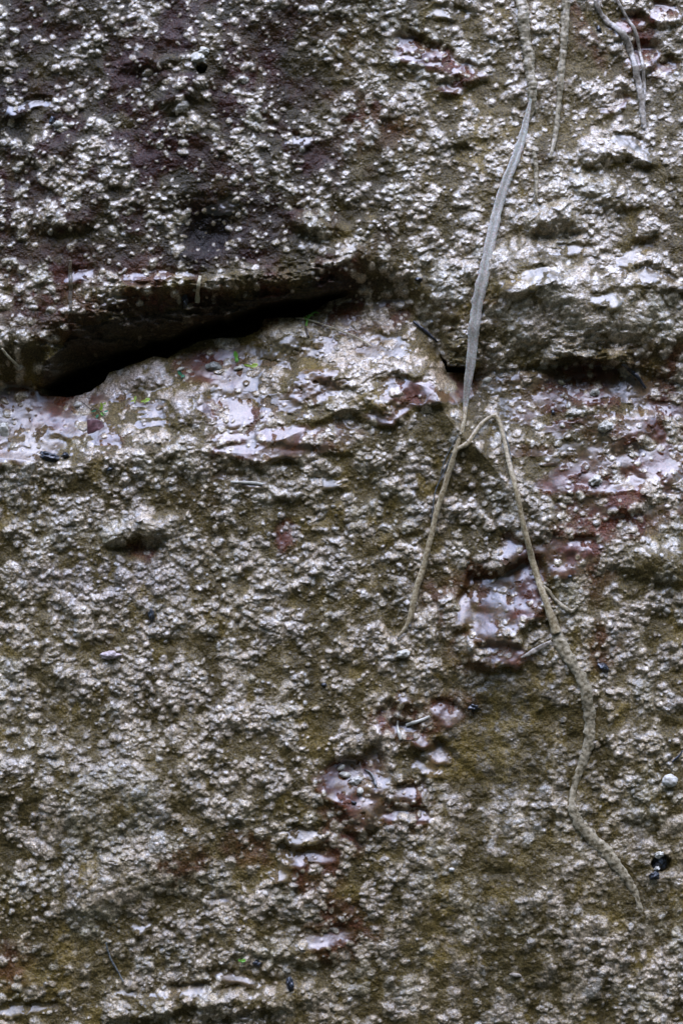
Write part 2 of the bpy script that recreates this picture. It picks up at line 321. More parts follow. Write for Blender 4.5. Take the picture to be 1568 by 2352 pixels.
# ------------------------------------------------------------------ colour of the materials
def C(*c): return np.array(c, dtype=np.float32)
def box(A, k):
    for ax in (0, 1):
        P_ = np.cumsum(np.pad(A, [(k + 1, k) if i == ax else (0, 0) for i in (0, 1)], mode='edge'), axis=ax, dtype=np.float64)
        A = ((P_[2 * k + 1:] - P_[:-2 * k - 1]) if ax == 0 else (P_[:, 2 * k + 1:] - P_[:, :-2 * k - 1])) / (2 * k + 1)
    return A.astype(np.float32)
cover = sstep(.4, 2.2, NODs)
halo = box(box(cover, 6), 5)
mudf = np.clip(np.maximum(np.maximum(cover * .96, sstep(.14, .62, halo + (streak - .5) * .8 * low + (fbm(7, 3, 72) - .5) * .55 + (fbm(60, 2, 73) - .5) * .3) * .84 * (1 - .5 * UL)), sstep(.45, .8, MUD + (fine - .5) * .9) * .92), 0, 1)
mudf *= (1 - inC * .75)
mudf = np.clip(mudf - DARK * .35 * (fine > .45), 0, 1)
v = (SH - .5)[..., None]
tone = fbm(150, 3, 61)[..., None]; tone2 = fbm(9, 2, 62)[..., None]; warm = fbm(60, 3, 63)[..., None]
mudA = C(.35, .262, .142); mudB = C(.455, .345, .215); mudC = C(.31, .262, .14)
Cm = mudA + (mudB - mudA) * sstep(.35, .65, tone * .6 + warm * .4) + v * C(.06, .055, .045)
g = sstep(.5, .75, fbm(80, 3, 64))[..., None]; Cm = Cm * (1 - .5 * g) + mudC * .5 * g
Cm = Cm * (1 - SM2[..., None] * .8) + C(.17, .13, .075) * SM2[..., None] * .8
# the pinkish mud mounds in and under the cleft
P = np.zeros_like(X)
for a in [(330, 865, 110, 44, 14), (430, 940, 60, 56, 0), (200, 905, 90, 24, 0), (250, 1320, 160, 60, 0), (640, 1240, 40, 40, 0)]: blob(P, *a, 1, .6)
Cm = Cm * (1 - .6 * P[..., None]) + C(.34, .26, .21) * .6 * P[..., None]
Cm = Cm * (.74 + .52 * tone2) * (1 - .32 * low * (fbm(13, 3, 74, py=130) > .54))[..., None]
# pale cream grains
pale = ((SH > .93) & (NODs > 1.5))[..., None] * .5
Cm = Cm * (1 - pale) + C(.46, .42, .34) * pale
olive = C(.105, .074, .024) * (.6 + .9 * streak[..., None]) + C(.06, .038, .004) * sstep(.55, .8, fbm(70, 3, 65))[..., None]
redc = C(.10, .030, .012) * (.55 + .9 * fbm(26, 3, 66)[..., None])
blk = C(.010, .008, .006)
Rm = np.clip(RED * 1.25, 0, 1)[..., None]
Cb = olive * (1 - Rm) + redc * Rm
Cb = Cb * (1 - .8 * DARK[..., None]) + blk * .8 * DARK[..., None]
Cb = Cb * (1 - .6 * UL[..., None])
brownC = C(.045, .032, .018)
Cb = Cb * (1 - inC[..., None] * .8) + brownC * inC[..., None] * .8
mf = mudf[..., None] * (.80 + .2 * (fbm(6, 2, 67)[..., None] > .4))
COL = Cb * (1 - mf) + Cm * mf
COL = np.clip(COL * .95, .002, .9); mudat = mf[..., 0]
print("colour", time.time() - T0)

# ------------------------------------------------------------------ materials
def mat(name, base=None, rough=.5, bump=0.0, bscale=400, spec=.5, vary=.25, attr=None, coat=0, trans=0, alpha=1, sub=0, colors=None):
    m = bpy.data.materials.new(name); m.use_nodes = True; n = m.node_tree.nodes; l = m.node_tree.links
    b = n["Principled BSDF"]; b.inputs['Roughness'].default_value = rough; b.inputs['Specular IOR Level'].default_value = spec
    tc = n.new("ShaderNodeTexCoord")
    ns = n.new("ShaderNodeTexNoise"); ns.inputs['Scale'].default_value = bscale; ns.inputs['Detail'].default_value = 5
    l.new(tc.outputs['Object'], ns.inputs['Vector'])
    if colors:
        r = n.new("ShaderNodeValToRGB"); e = r.color_ramp.elements
        e[0].position = .36; e[0].color = (*colors[0], 1); e[1].position = .64; e[1].color = (*colors[1], 1)
        if len(colors) > 2:
            x = e.new(.5); x.color = (*colors[2], 1)
        l.new(ns.outputs['Fac'], r.inputs['Fac']); l.new(r.outputs[0], b.inputs['Base Color'])
    if bump:
        bp = n.new("ShaderNodeBump"); bp.inputs['Strength'].default_value = bump; bp.inputs['Distance'].default_value = .0006
        l.new(ns.outputs['Fac'], bp.inputs['Height']); l.new(bp.outputs[0], b.inputs['Normal'])
    b.inputs['Coat Weight'].default_value = coat; b.inputs['Coat Roughness'].default_value = .12
    if sub:
        b.inputs['Subsurface Weight'].default_value = sub; b.inputs['Subsurface Scale'].default_value = .002
    if trans: b.inputs['Transmission Weight'].default_value = trans
    return m

rockm = bpy.data.materials.new("wet_muddy_rock"); rockm.use_nodes = True
n = rockm.node_tree.nodes; l = rockm.node_tree.links; b = n["Principled BSDF"]
at = n.new("ShaderNodeAttribute"); at.attribute_name = "tint"
tc = n.new("ShaderNodeTexCoord")
n1 = n.new("ShaderNodeTexNoise"); n1.inputs['Scale'].default_value = 900; n1.inputs['Detail'].default_value = 4; n1.inputs['Roughness'].default_value = .6
n2 = n.new("ShaderNodeTexNoise"); n2.inputs['Scale'].default_value = 260; n2.inputs['Detail'].default_value = 4
n3 = n.new("ShaderNodeTexNoise"); n3.inputs['Scale'].default_value = 1700; n3.inputs['Detail'].default_value = 2
for q in (n1, n2, n3): l.new(tc.outputs['Object'], q.inputs['Vector'])
mr = n.new("ShaderNodeMapRange"); mr.inputs['From Min'].default_value = .32; mr.inputs['From Max'].default_value = .68
mr.inputs['To Min'].default_value = .45; mr.inputs['To Max'].default_value = 1.55; l.new(n1.outputs['Fac'], mr.inputs['Value'])
mx = n.new("ShaderNodeVectorMath"); mx.operation = 'SCALE'; l.new(at.outputs['Color'], mx.inputs[0]); l.new(mr.outputs[0], mx.inputs['Scale'])
l.new(mx.outputs[0], b.inputs['Base Color'])
# roughness: film is glassy, mud is damp with wet flecks
m1 = n.new("ShaderNodeMapRange"); m1.inputs['From Min'].default_value = .35; m1.inputs['From Max'].default_value = .65
m1.inputs['To Min'].default_value = .10; m1.inputs['To Max'].default_value = .24; l.new(n2.outputs['Fac'], m1.inputs['Value'])
m2 = n.new("ShaderNodeMix"); m2.data_type = 'FLOAT'; l.new(at.outputs['Alpha'], m2.inputs['Factor']); l.new(m1.outputs[0], m2.inputs[2]); m2.inputs[3].default_value = .36
l.new(m2.outputs[0], b.inputs['Roughness'])
am = n.new("ShaderNodeAttribute"); am.attribute_name = "mud_cover"
gl = n.new("ShaderNodeMath"); gl.operation = 'MAXIMUM'; l.new(at.outputs['Alpha'], gl.inputs[0]); l.new(am.outputs['Fac'], gl.inputs[1])
b.inputs['Specular IOR Level'].default_value = 1.0
ior = n.new("ShaderNodeMath"); ior.operation = 'MULTIPLY_ADD'; l.new(gl.outputs[0], ior.inputs[0]); ior.inputs[1].default_value = .36; ior.inputs[2].default_value = 1.22
io2 = n.new("ShaderNodeMath"); io2.operation = 'MULTIPLY_ADD'; l.new(am.outputs['Fac'], io2.inputs[0]); io2.inputs[1].default_value = .0; l.new(ior.outputs[0], io2.inputs[2])
l.new(io2.outputs[0], b.inputs['IOR'])
sp = n.new("ShaderNodeSeparateXYZ"); l.new(tc.outputs['Object'], sp.inputs[0])
hz = n.new("ShaderNodeMapRange"); hz.inputs['From Min'].default_value = -.22; hz.inputs['From Max'].default_value = .12
hz.inputs['To Min'].default_value = -.07; hz.inputs['To Max'].default_value = .08; l.new(sp.outputs['Z'], hz.inputs['Value'])
n4 = n.new("ShaderNodeTexNoise"); n4.inputs['Scale'].default_value = 330; n4.inputs['Detail'].default_value = 4; l.new(tc.outputs['Object'], n4.inputs['Vector'])
wa = n.new("ShaderNodeMath"); wa.operation = 'ADD'; l.new(n4.outputs['Fac'], wa.inputs[0]); l.new(hz.outputs[0], wa.inputs[1])
wm = n.new("ShaderNodeMapRange"); wm.inputs['From Min'].default_value = .51; wm.inputs['From Max'].default_value = .58; wm.inputs['To Max'].default_value = 1.0
l.new(wa.outputs[0], wm.inputs['Value'])
wc = n.new("ShaderNodeMath"); wc.operation = 'MULTIPLY'; l.new(wm.outputs[0], wc.inputs[0]); l.new(am.outputs['Fac'], wc.inputs[1])
l.new(wc.outputs[0], b.inputs['Coat Weight']); b.inputs['Coat Roughness'].default_value = .12; b.inputs['Coat IOR'].default_value = 1.6
bp2 = n.new("ShaderNodeBump"); bp2.inputs['Distance'].default_value = .0003; bp2.inputs['Strength'].default_value = .5
l.new(n1.outputs['Fac'], bp2.inputs['Height']); l.new(bp2.outputs[0], b.inputs['Coat Normal'])
inv = n.new("ShaderNodeMath"); inv.operation = 'MULTIPLY_ADD'; l.new(at.outputs['Alpha'], inv.inputs[0]); inv.inputs[1].default_value = -.55; inv.inputs[2].default_value = .62
bp = n.new("ShaderNodeBump"); bp.inputs['Distance'].default_value = .0011; l.new(inv.outputs[0], bp.inputs['Strength'])
ad = n.new("ShaderNodeMath"); ad.operation = 'MULTIPLY_ADD'; l.new(n3.outputs['Fac'], ad.inputs[0]); ad.inputs[1].default_value = .6; l.new(n1.outputs['Fac'], ad.inputs[2])
l.new(ad.outputs[0], bp.inputs['Height']); l.new(bp.outputs[0], b.inputs['Normal'])

# ------------------------------------------------------------------ rock face mesh
def add_grid(name, VX, VY, VZ, material):
    ny, nx = VX.shape
    me = bpy.data.meshes.new(name)
    co = np.empty((ny * nx, 3), dtype=np.float32); co[:, 0] = VX.ravel(); co[:, 1] = VY.ravel(); co[:, 2] = VZ.ravel()
    idx = np.arange(ny * nx, dtype=np.int32).reshape(ny, nx)
    q = np.stack([idx[1:, :-1], idx[1:, 1:], idx[:-1, 1:], idx[:-1, :-1]], axis=-1).reshape(-1, 4)
    me.vertices.add(len(co)); me.vertices.foreach_set('co', co.ravel())
    me.loops.add(q.size); me.loops.foreach_set('vertex_index', q.ravel())
    me.polygons.add(len(q)); me.polygons.foreach_set('loop_start', np.arange(0, q.size, 4, dtype=np.int32))
    me.update(calc_edges=True); me.polygons.foreach_set('use_smooth', np.ones(len(q), dtype=bool))
    me.materials.append(material); me.update()
    o = bpy.data.objects.new(name, me); col.objects.link(o); return o
droop = NODs * .38
rock = add_grid("rock_face", WX(X), -H * U, WZ(Y + droop), rockm)
ca = rock.data.color_attributes.new("tint", 'FLOAT_COLOR', 'POINT')
ca.data.foreach_set('color', np.concatenate([COL, wet[..., None]], axis=-1).astype(np.float32).ravel())
am_ = rock.data.attributes.new('mud_cover', 'FLOAT', 'POINT'); am_.data.foreach_set('value', mudat.astype(np.float32).ravel())
rock['kind'] = 'structure'
print("rock", NX, NY, time.time() - T0)

# gorge floor, and an unseen dark bank added behind the camera to block low sky
gm = mat("ground_and_bank", rough=.9, colors=[(.015, .013, .008), (.04, .045, .02)], bscale=6)
gxs = np.linspace(-45, 45, 121); gys = np.concatenate([np.linspace(-60, -3, 90), np.linspace(-2.8, .3, 20)])
GX, GY = np.meshgrid(gxs, gys)
back = np.clip(-GY - 2.4, 0, 60)
GZ = -1.25 + 13.5 * (1 - np.exp(-back / 4.0)) + .25 * np.sin(GX * 1.3 + GY) * np.clip(back / 3, 0, 1) + .2 * np.sin(GX * .37 + 2)* np.clip(back / 3, 0, 1)
gr = add_grid("ground", GX[::-1], GY[::-1], GZ[::-1], gm); gr['kind'] = 'structure'

# ------------------------------------------------------------------ helpers for things
def hs(x, y, r=0):
    s = win(x, y, max(r, 2.2), max(r, 2.2)); return float(H[s].max()) if H[s].size else 0.0
def hmean(x, y, r=4):
    s = win(x, y, r, r); return float(H[s].mean()) if H[s].size else 0.0
def tag(o, label=None, cat=None, group=None, kind=None):
    if label: o['label'] = label
    if cat: o['category'] = cat
    if group: o['group'] = group
    if kind: o['kind'] = kind
    return o
def root(name, x, y, label, cat, group=None):
    o = bpy.data.objects.new(name, None); o.empty_display_size = .01; col.objects.link(o)
    o.location = (WX(x), -hs(x, y) * U, WZ(y)); return tag(o, label, cat, group)
def meshobj(name, V, F, m, parent=None, origin=None):
    me = bpy.data.meshes.new(name); V = np.array(V, dtype=float)
    o0 = np.array(origin if origin is not None else V.mean(axis=0))
    if parent is not None: o0 = np.array(parent.location)
    me.from_pydata((V - o0).tolist(), [], F); me.update()
    me.polygons.foreach_set('use_smooth', [True] * len(me.polygons)); me.materials.append(m)
    o = bpy.data.objects.new(name, me); col.objects.link(o)
    if parent is not None: o.parent = parent
    else: o.location = o0
    return o
def resample(pts, step=3.0):
    P = np.array(pts, dtype=float); out = []
    Q = np.vstack([2 * P[0] - P[1], P, 2 * P[-1] - P[-2]])
    for i in range(1, len(Q) - 2):
        L = np.linalg.norm((Q[i + 1] - Q[i])[:2]); k = max(2, int(L / step))
        for j in range(k):
            t = j / k; a, b_, c_, d_ = Q[i - 1], Q[i], Q[i + 1], Q[i + 2]
            out.append(.5 * ((2 * b_) + (-a + c_) * t + (2 * a - 5 * b_ + 4 * c_ - d_) * t * t + (-a + 3 * b_ - 3 * c_ + d_) * t ** 3))
    out.append(Q[-2]); return np.array(out)
def strand(name, pts, m, parent=None, flat=.45, off=0.0, lump=0.0, seed=0, crease=0.0, smooth=9, rings=12, sink=.3, curl=0.0, step=3.0):
    """pts: (x, y, width[, lift]) ; a tapered, flattened strand lying on the rock"""
    P = [tuple(p[:3]) + (0.0,) if len(p) == 3 else tuple(p) for p in pts]
    P = resample(P, step); n_ = len(P)
    hh = np.array([hs(p[0], p[1], max(2.5, p[2] * .5)) * .6 + hmean(p[0], p[1], max(4, p[2] * .6)) * .4 for p in P])
    k = min(smooth, max(1, n_ // 3)) | 1
    hp = np.pad(hh, k // 2, mode='edge'); hh = np.convolve(hp, np.ones(k) / k, 'valid')[:n_]
    V = []; F = []; r = np.random.default_rng(seed + 5)
    for i in range(n_):
        tdir = P[min(i + 1, n_ - 1)] - P[max(i - 1, 0)]; L = math.hypot(tdir[0], tdir[1]) or 1; tx, ty = tdir[0] / L, tdir[1] / L
        sx, sy = -ty, tx; wv = max(P[i][2], .6) * .5; th = wv * flat
        hc = hh[i] + off + P[i][3] + th * (1 - sink * 2)
        for a in range(rings):
            an = 2 * math.pi * a / rings; ca_, sa_ = math.cos(an), math.sin(an)
            q_ = Vector((P[i][0] + sx * ca_ * wv, P[i][1] + sy * ca_ * wv, sa_ * wv)); lu = 1 + lump * (1.2 * mnoise.noise(q_ * .05 + Vector((seed, 0, 0))) + .8 * mnoise.noise(q_ * .14) + .5 * mnoise.noise(q_ * .33))
            e = ca_ * wv * lu; z = sa_ * th * lu
            if crease and sa_ > 0: z -= crease * th * math.exp(-(ca_ / .28) ** 2) * 1.1
            z += curl * wv * (ca_ ** 2)
            V.append((WX(P[i][0] + sx * e), -(hc + z) * U, WZ(P[i][1] + sy * e)))
    for i in range(n_ - 1):
        for a in range(rings):
            a2 = (a + 1) % rings
            F.append((i * rings + a, i * rings + a2, (i + 1) * rings + a2, (i + 1) * rings + a))
    V.append((WX(P[0][0]), -(hh[0] + off + P[0][3]) * U, WZ(P[0][1]))); V.append((WX(P[-1][0]), -(hh[-1] + off + P[-1][3]) * U, WZ(P[-1][1])))
    for a in range(rings):
        a2 = (a + 1) % rings
        F.append((len(V) - 2, a2, a)); F.append((len(V) - 1, (n_ - 1) * rings + a, (n_ - 1) * rings + a2))
    return meshobj(name, V, F, m, parent)
import bmesh
def ball_verts(sub):
    bm = bmesh.new(); bmesh.ops.create_icosphere(bm, subdivisions=sub, radius=1); bm.verts.ensure_lookup_table()
    v_ = [tuple(x.co) for x in bm.verts]; f_ = [tuple(y.index for y in x.verts) for x in bm.faces]; bm.free(); return v_, f_
BALL = {k: ball_verts(k) for k in (2, 3, 4, 5)}
def lump(name, x, y, rx, ry, dep, m, ang=0, rough=.25, facets=0, sub=4, seed=0, parent=None, lift=.35, fr=1.6):
    """an irregular stone or crumb, half sunk; facets > 0 cuts flat planes into it"""
    V0, F = BALL[sub]; r = np.random.default_rng(seed + 99); V = []
    pls = []
    for _ in range(facets):
        nrm = Vector(r.normal(0, 1, 3)).normalized(); pls.append((nrm, r.uniform(.55, .85)))
    a = math.radians(ang); c, s = math.cos(a), math.sin(a); h0 = hmean(x, y, max(rx, ry) * .7)
    for p in V0:
        p = Vector(p)
        k = 1 + rough * mnoise.noise(p * fr + Vector((seed * 3.1, 0, 0))) + rough * .5 * mnoise.noise(p * fr * 2.7 + Vector((0, seed * 2.3, 0))) + rough * .25 * mnoise.noise(p * fr * 6)
        q = p * k
        for nrm, d_ in pls:
            e = q.dot(nrm) - d_
            if e > 0: q = q - nrm * e * .92
        u, v_ = q.x * rx, q.y * ry
        V.append((WX(x + u * c + v_ * s), -(h0 + dep * (q.z + lift)) * U, WZ(y - u * s + v_ * c)))
    return meshobj(name, V, F, m, parent)

M_blade = mat("bleached_leaf", rough=.32, bump=.35, bscale=900, colors=[(.30, .27, .21), (.52, .48, .40), (.40, .36, .29)], coat=.9, sub=.25)
M_stalk = mat("dead_stalk", rough=.4, bump=.5, bscale=700, colors=[(.20, .14, .06), (.46, .37, .22), (.33, .255, .14)], coat=.3)
M_mudroot = mat("mud_coated_root", rough=.42, bump=.9, bscale=500, colors=[(.12, .09, .04), (.44, .36, .23), (.31, .25, .15)], coat=.2)
M_film = mat("root_film", rough=.35, bump=.9, bscale=420, colors=[(.14, .11, .075), (.40, .34, .26), (.28, .23, .17)], coat=.5)
M_thread = mat("grey_thread", rough=.25, bump=.2, bscale=900, colors=[(.06, .065, .06), (.20, .20, .18)], coat=.6)
M_straw = mat("pale_straw", rough=.4, bump=.3, bscale=700, colors=[(.32, .25, .13), (.5, .43, .28)], coat=.3)
M_twig = mat("brown_twig", rough=.45, bump=.6, bscale=700, colors=[(.035, .022, .01), (.12, .08, .035)], coat=.4)
M_black = mat("charcoal", rough=.28, bump=1, bscale=600, colors=[(.004, .004, .006), (.02, .022, .028)], coat=.8)
M_green = mat("sprout_green", rough=.35, bump=.1, bscale=300, colors=[(.10, .30, .03), (.20, .46, .06)], sub=.2)
M_green2 = mat("pale_sprout_green", rough=.35, bump=.1, bscale=300, colors=[(.26, .40, .04), (.42, .55, .10)], sub=.2)
M_dgreen = mat("dark_sprout_green", rough=.35, bump=.1, bscale=300, colors=[(.03, .16, .08), (.07, .26, .13)], sub=.2)
M_cream = mat("cream_stone", rough=.42, bump=.7, bscale=420, colors=[(.36, .32, .24), (.60, .56, .45)], coat=.3)
M_white = mat("white_stone", rough=.35, bump=.6, bscale=500, colors=[(.42, .38, .30), (.62, .58, .50)], coat=.3)
M_grey = mat("grey_stone", rough=.4, bump=.8, bscale=500, colors=[(.12, .115, .09), (.26, .25, .20)], coat=.3)
M_redleaf = mat("dark_red_leaf", rough=.3, bump=.7, bscale=420, colors=[(.06, .022, .022), (.15, .07, .07)], coat=.7)
M_pink = mat("pinkish_stone", rough=.4, bump=.6, bscale=420, colors=[(.36, .27, .24), (.52, .43, .40)], coat=.3)
M_seed = mat("dark_husk", rough=.25, bump=.4, bscale=500, colors=[(.02, .018, .015), (.10, .085, .06)], coat=.8)

# ------------------------------------------------------------------ dead grass and roots
t = root("dead_grass_stem", 1068, 950, "long flat bleached grass leaf narrowing to a brown stalk, hanging across the ledge", "dead grass")
strand("leaf_blade", [(1222, 215, 5), (1216, 245, 10), (1206, 290, 16), (1190, 345, 20), (1168, 400, 21), (1150, 450, 22), (1135, 510, 23), (1122, 570, 24), (1112, 620, 26), (1100, 670, 27), (1091, 720, 26),
    (1085, 770, 25, 8), (1081, 820, 23, 16), (1075, 865, 20, 14), (1070, 910, 14, 6), (1066, 955, 9)], M_blade, t, flat=.22, off=5, crease=1.3, lump=.14, smooth=61, seed=1, rings=20)
strand("stalk", [(1068, 935, 8), (1062, 975, 10), (1050, 1015, 11), (1038, 1055, 12), (1025, 1100, 13), (1012, 1140, 13), (1000, 1180, 13), (990, 1225, 13), (978, 1270, 13), (968, 1310, 14),
    (955, 1350, 15), (947, 1385, 15), (940, 1415, 12), (930, 1440, 9), (912, 1462, 5)], M_stalk, t, flat=.7, off=4, lump=.16, smooth=41, seed=2)
t = root("bent_root", 1138, 958, "thin pale root bent in a sharp hairpin below the ledge, long end in mud", "root")
strand("root_strand", [(1036, 1042, 8), (1052, 1030, 10), (1070, 1020, 12), (1085, 1000, 10), (1100, 978, 9), (1118, 963, 9), (1134, 956, 10), (1143, 968, 10), (1150, 990, 10), (1158, 1030, 10), (1166, 1070, 12),
    (1175, 1110, 12), (1184, 1150, 12), (1192, 1190, 12), (1202, 1230, 13), (1212, 1270, 14), (1224, 1310, 15), (1236, 1350, 15), (1248, 1385, 16), (1258, 1415, 18), (1270, 1450, 22)], M_stalk, t, flat=.62, off=4, lump=.16, smooth=25, seed=3)
strand("muddy_root_end", [(1258, 1412, 18), (1270, 1450, 26), (1288, 1490, 27), (1312, 1530, 24), (1330, 1562, 24), (1340, 1600, 25), (1344, 1640, 26), (1345, 1680, 25), (1336, 1720, 22), (1325, 1755, 18), (1312, 1790, 15),
    (1306, 1820, 14), (1308, 1850, 22), (1325, 1885, 26), (1352, 1915, 28), (1385, 1950, 28), (1420, 1995, 24), (1446, 2036, 15), (1462, 2085, 9), (1468, 2130, 4)], M_mudroot, t, flat=.42, off=-3, lump=.32, smooth=21, seed=4, rings=18)
for nm, pts, m, fl, off, lu, lab, w_ in [
    ("buried_root", [(1200, -60, 26), (1206, 20, 26), (1212, 80, 24), (1220, 140, 24), (1226, 200, 20), (1222, 250, 14), (1214, 270, 8)], M_mudroot, .55, 0, .4, "mud caked root running straight down to the head of the bleached grass leaf", 0),
    ("buried_root", [(1308, -60, 18), (1304, 20, 18), (1300, 80, 18), (1294, 140, 16), (1290, 200, 14), (1286, 240, 12), (1280, 290, 12), (1272, 330, 11), (1264, 360, 7)], M_mudroot, .65, 1, .35, "mud caked root with a loose blunt tip hanging right of the bleached grass leaf's head", 0),
    ("buried_root", [(1226, 340, 8), (1231, 375, 10), (1232, 410, 9), (1231, 440, 9), (1229, 468, 5)], M_mudroot, .7, 3, .3, "short brown rootlet hanging beside the upper part of the bleached grass leaf", 0),
    ("wet_root", [(1368, -40, 10), (1385, 10, 12), (1410, 40, 14), (1438, 66, 15), (1455, 100, 14), (1464, 140, 15), (1474, 190, 16), (1480, 240, 14), (1484, 290, 10)], M_film, .5, 2, .3, "glossy wet root curving down at the top right, the inner one of two", 0),
    ("wet_root", [(1412, -40, 7), (1440, 10, 8), (1464, 50, 8), (1476, 90, 8), (1482, 140, 8), (1486, 190, 8), (1484, 232, 5)], M_film, .6, 3, .2, "thin glossy root curving down outside its thicker neighbour at the top right", 0),
    ("root_thread", [(1036, 1040, 2.5), (1022, 1075, 3), (1010, 1100, 3), (998, 1130, 3), (992, 1170, 3), (990, 1200, 3), (984, 1235, 2)], M_thread, .9, 3, .1, "fine grey thread hugging the left side of the brown grass stalk", 0),
    ("root_thread", [(985, 1235, 3), (980, 1262, 4), (968, 1290, 4), (962, 1318, 3), (955, 1345, 2)], M_thread, .8, 3, .1, "lower fine grey thread on the left of the brown stalk near its end", 0),
    ("root_thread", [(1010, 1090, 2), (1020, 1055, 2.5), (1034, 1028, 2), (1048, 1000, 2)], M_thread, .9, 4, .1, "very short grey thread where the stalk meets the hairpin root", 0),
    ("root_thread", [(1150, 975, 2.5), (1158, 1000, 2.5), (1166, 1035, 2.5), (1172, 1075, 2)], M_thread, .9, 3, .1, "fine dark thread along the outer side of the hairpin root's bend", 0),
    ("rootlet", [(1225, 1330, 7), (1246, 1350, 10), (1268, 1374, 8), (1290, 1395, 10), (1305, 1400, 8), (1318, 1388, 5)], M_mudroot, .6, 1, .35, "short mud coated side root curling right of the hairpin root", 0),
    ("straw", [(642, 721, 2.5), (668, 723, 3.5), (700, 727, 4), (725, 734, 4), (752, 744, 4), (780, 754, 4), (808, 766, 4), (835, 780, 4), (852, 792, 3)], M_straw, .6, 5, .08, "long pale yellow straw lying on the ledge beside the small green sprout", 0),
    ("straw", [(6, 801, 5), (16, 815, 6), (28, 828, 5), (41, 841, 4)], M_straw, .6, 3, .2, "short stub of pale straw near the left edge above the wet ledge", 0),
    ("straw", [(460, 634, 6), (457, 652, 9), (454, 672, 10), (451, 694, 10)], M_straw, .6, 1, .35, "thick mud dusted straw stub standing on the brow above the cleft", 0),
    ("pale_stick", [(532, 1107, 4), (550, 1108, 6), (570, 1109, 7), (590, 1110, 8), (604, 1113, 7)], M_cream, .6, 2, .25, "pale stick lying level in the mud below the ledge, left of centre", 0),
    ("pale_stick", [(931, 1664, 7), (946, 1658, 8), (965, 1651, 8), (985, 1642, 6)], M_cream, .6, 3, .2, "short cream stick on red rock above the puddle with pebbles", 0),
    ("pale_stick", [(913, 1653, 4), (912, 1668, 6), (916, 1684, 7), (919, 1696, 5)], M_cream, .6, 2, .2, "tiny upright cream stick just left of the longer cream stick", 0),
    ("twig", [(163, 598, 7), (162, 625, 9), (164, 655, 8), (163, 685, 8), (165, 712, 6)], M_twig, .7, 2, .2, "brown twig standing upright against the rock at left, above the cleft", 0),
    ("twig", [(950, 733, 5), (962, 743, 7), (978, 756, 7), (992, 769, 7), (1006, 783, 4)], M_black, .7, 3, .2, "short black twig slanting left of the bleached leaf above the ledge", 0),
    ("twig", [(1424, 838, 5), (1440, 845, 9), (1458, 860, 10), (1470, 874, 8), (1484, 892, 4)], M_black, .6, 4, .2, "flat black twig lying across the right end of the ledge", 0),
    ("twig", [(700, 744, 3), (703, 753, 5), (706, 763, 5), (710, 774, 3)], M_twig, .8, 4, .2, "tiny dark twig just below the pale straw on the ledge", 0),
    ("twig", [(248, 2158, 3), (252, 2178, 4), (259, 2198, 4.5), (268, 2214, 4.5), (278, 2232, 4), (287, 2248, 3)], M_thread, .8, 3, .15, "thin grey twig slanting down at the bottom left", 0),
    ("twig", [(1555, 1716, 3), (1548, 1726, 4), (1538, 1735, 5), (1530, 1742, 3)], M_black, .8, 2, .2, "tiny black twig at the right edge above the white pebble", 0),
    ("husk", [(836, 1766, 3), (847, 1771, 6), (855, 1780, 8), (860, 1792, 7), (863, 1803, 4)], M_seed, .5, 3, .1, "curved dark seed husk lying in the pebble puddle, lower centre", 0),
    ("slate_sliver", [(1188, 1505, 4), (1205, 1497, 9), (1222, 1488, 11), (1240, 1479, 11), (1258, 1468, 6)], M_film, .35, 4, .25, "thin glossy blue grey rock edge tilted below the film patch beside the hairpin root", 0),  # a bright edge of the rock face, added as a separate piece
    ("slate_sliver", [(700, 960, 3), (708, 975, 5), (722, 990, 5), (730, 1004, 3)], M_film, .4, 2, .25, "", 0),
]:
    if not lab: continue
    o = strand(nm, pts, m, None, flat=fl, off=off, lump=lu, seed=len(nm) + int(pts[0][0]), smooth=15 if 'root' in nm else 7, step=2.2, rings=12)
    tag(o, lab, {"buried_root": "root", "wet_root": "root", "root_thread": "root thread", "rootlet": "root", "straw": "straw", "pale_stick": "stick", "twig": "twig", "husk": "seed husk", "slate_sliver": "stone flake"}[nm],
        {"buried_root": "mud caked roots at the top right", "wet_root": "glossy roots at the top right", "root_thread": "fine threads beside the stalk", "straw": "bits of straw", "pale_stick": "small cream sticks", "twig": "small dark twigs"}.get(nm))

# ------------------------------------------------------------------ seedlings
def leaf(name, x, y, ang, L, W, m, parent, lift=4, rise=0.0, cup=.25):
    a = math.radians(ang); c, s = math.cos(a), -math.sin(a); V = []; F = []; nu, nv = 9, 5
    h0 = hs(x, y, 3) + lift
    for side in (0, 1):
        for i in range(nu):
            tt = i / (nu - 1); wv = W * .5 * math.sin(math.pi * min(1, .06 + tt * .94)) ** .6 * (1 - .25 * tt)
            for j in range(nv):
                e = (j / (nv - 1) - .5) * 2; u = tt * L; v_ = e * wv
                z = h0 + rise * tt * L + cup * wv * e * e - (1.0 if side else 0)
                V.append((WX(x + u * c - v_ * s), -z * U, WZ(y + u * s + v_ * c)))
        o_ = side * nu * nv
        for i in range(nu - 1):
            for j in range(nv - 1):
                f = (o_ + i * nv + j, o_ + i * nv + j + 1, o_ + (i + 1) * nv + j + 1, o_ + (i + 1) * nv + j)
                F.append(f if not side else f[::-1])
    for i in range(nu - 1):
        for j in (0, nv - 1): F.append((i * nv + j, (i + 1) * nv + j, nu * nv + (i + 1) * nv + j, nu * nv + i * nv + j))
    return meshobj(name, V, F, m, parent)
t = root("sprout", 704, 740, "small green sprout with thin needle leaves growing at the right end of the cleft", "sprout")
strand("stem", [(702, 744, 4), (704, 732, 4), (707, 722, 4)], M_green, t, flat=.9, off=5, smooth=3)
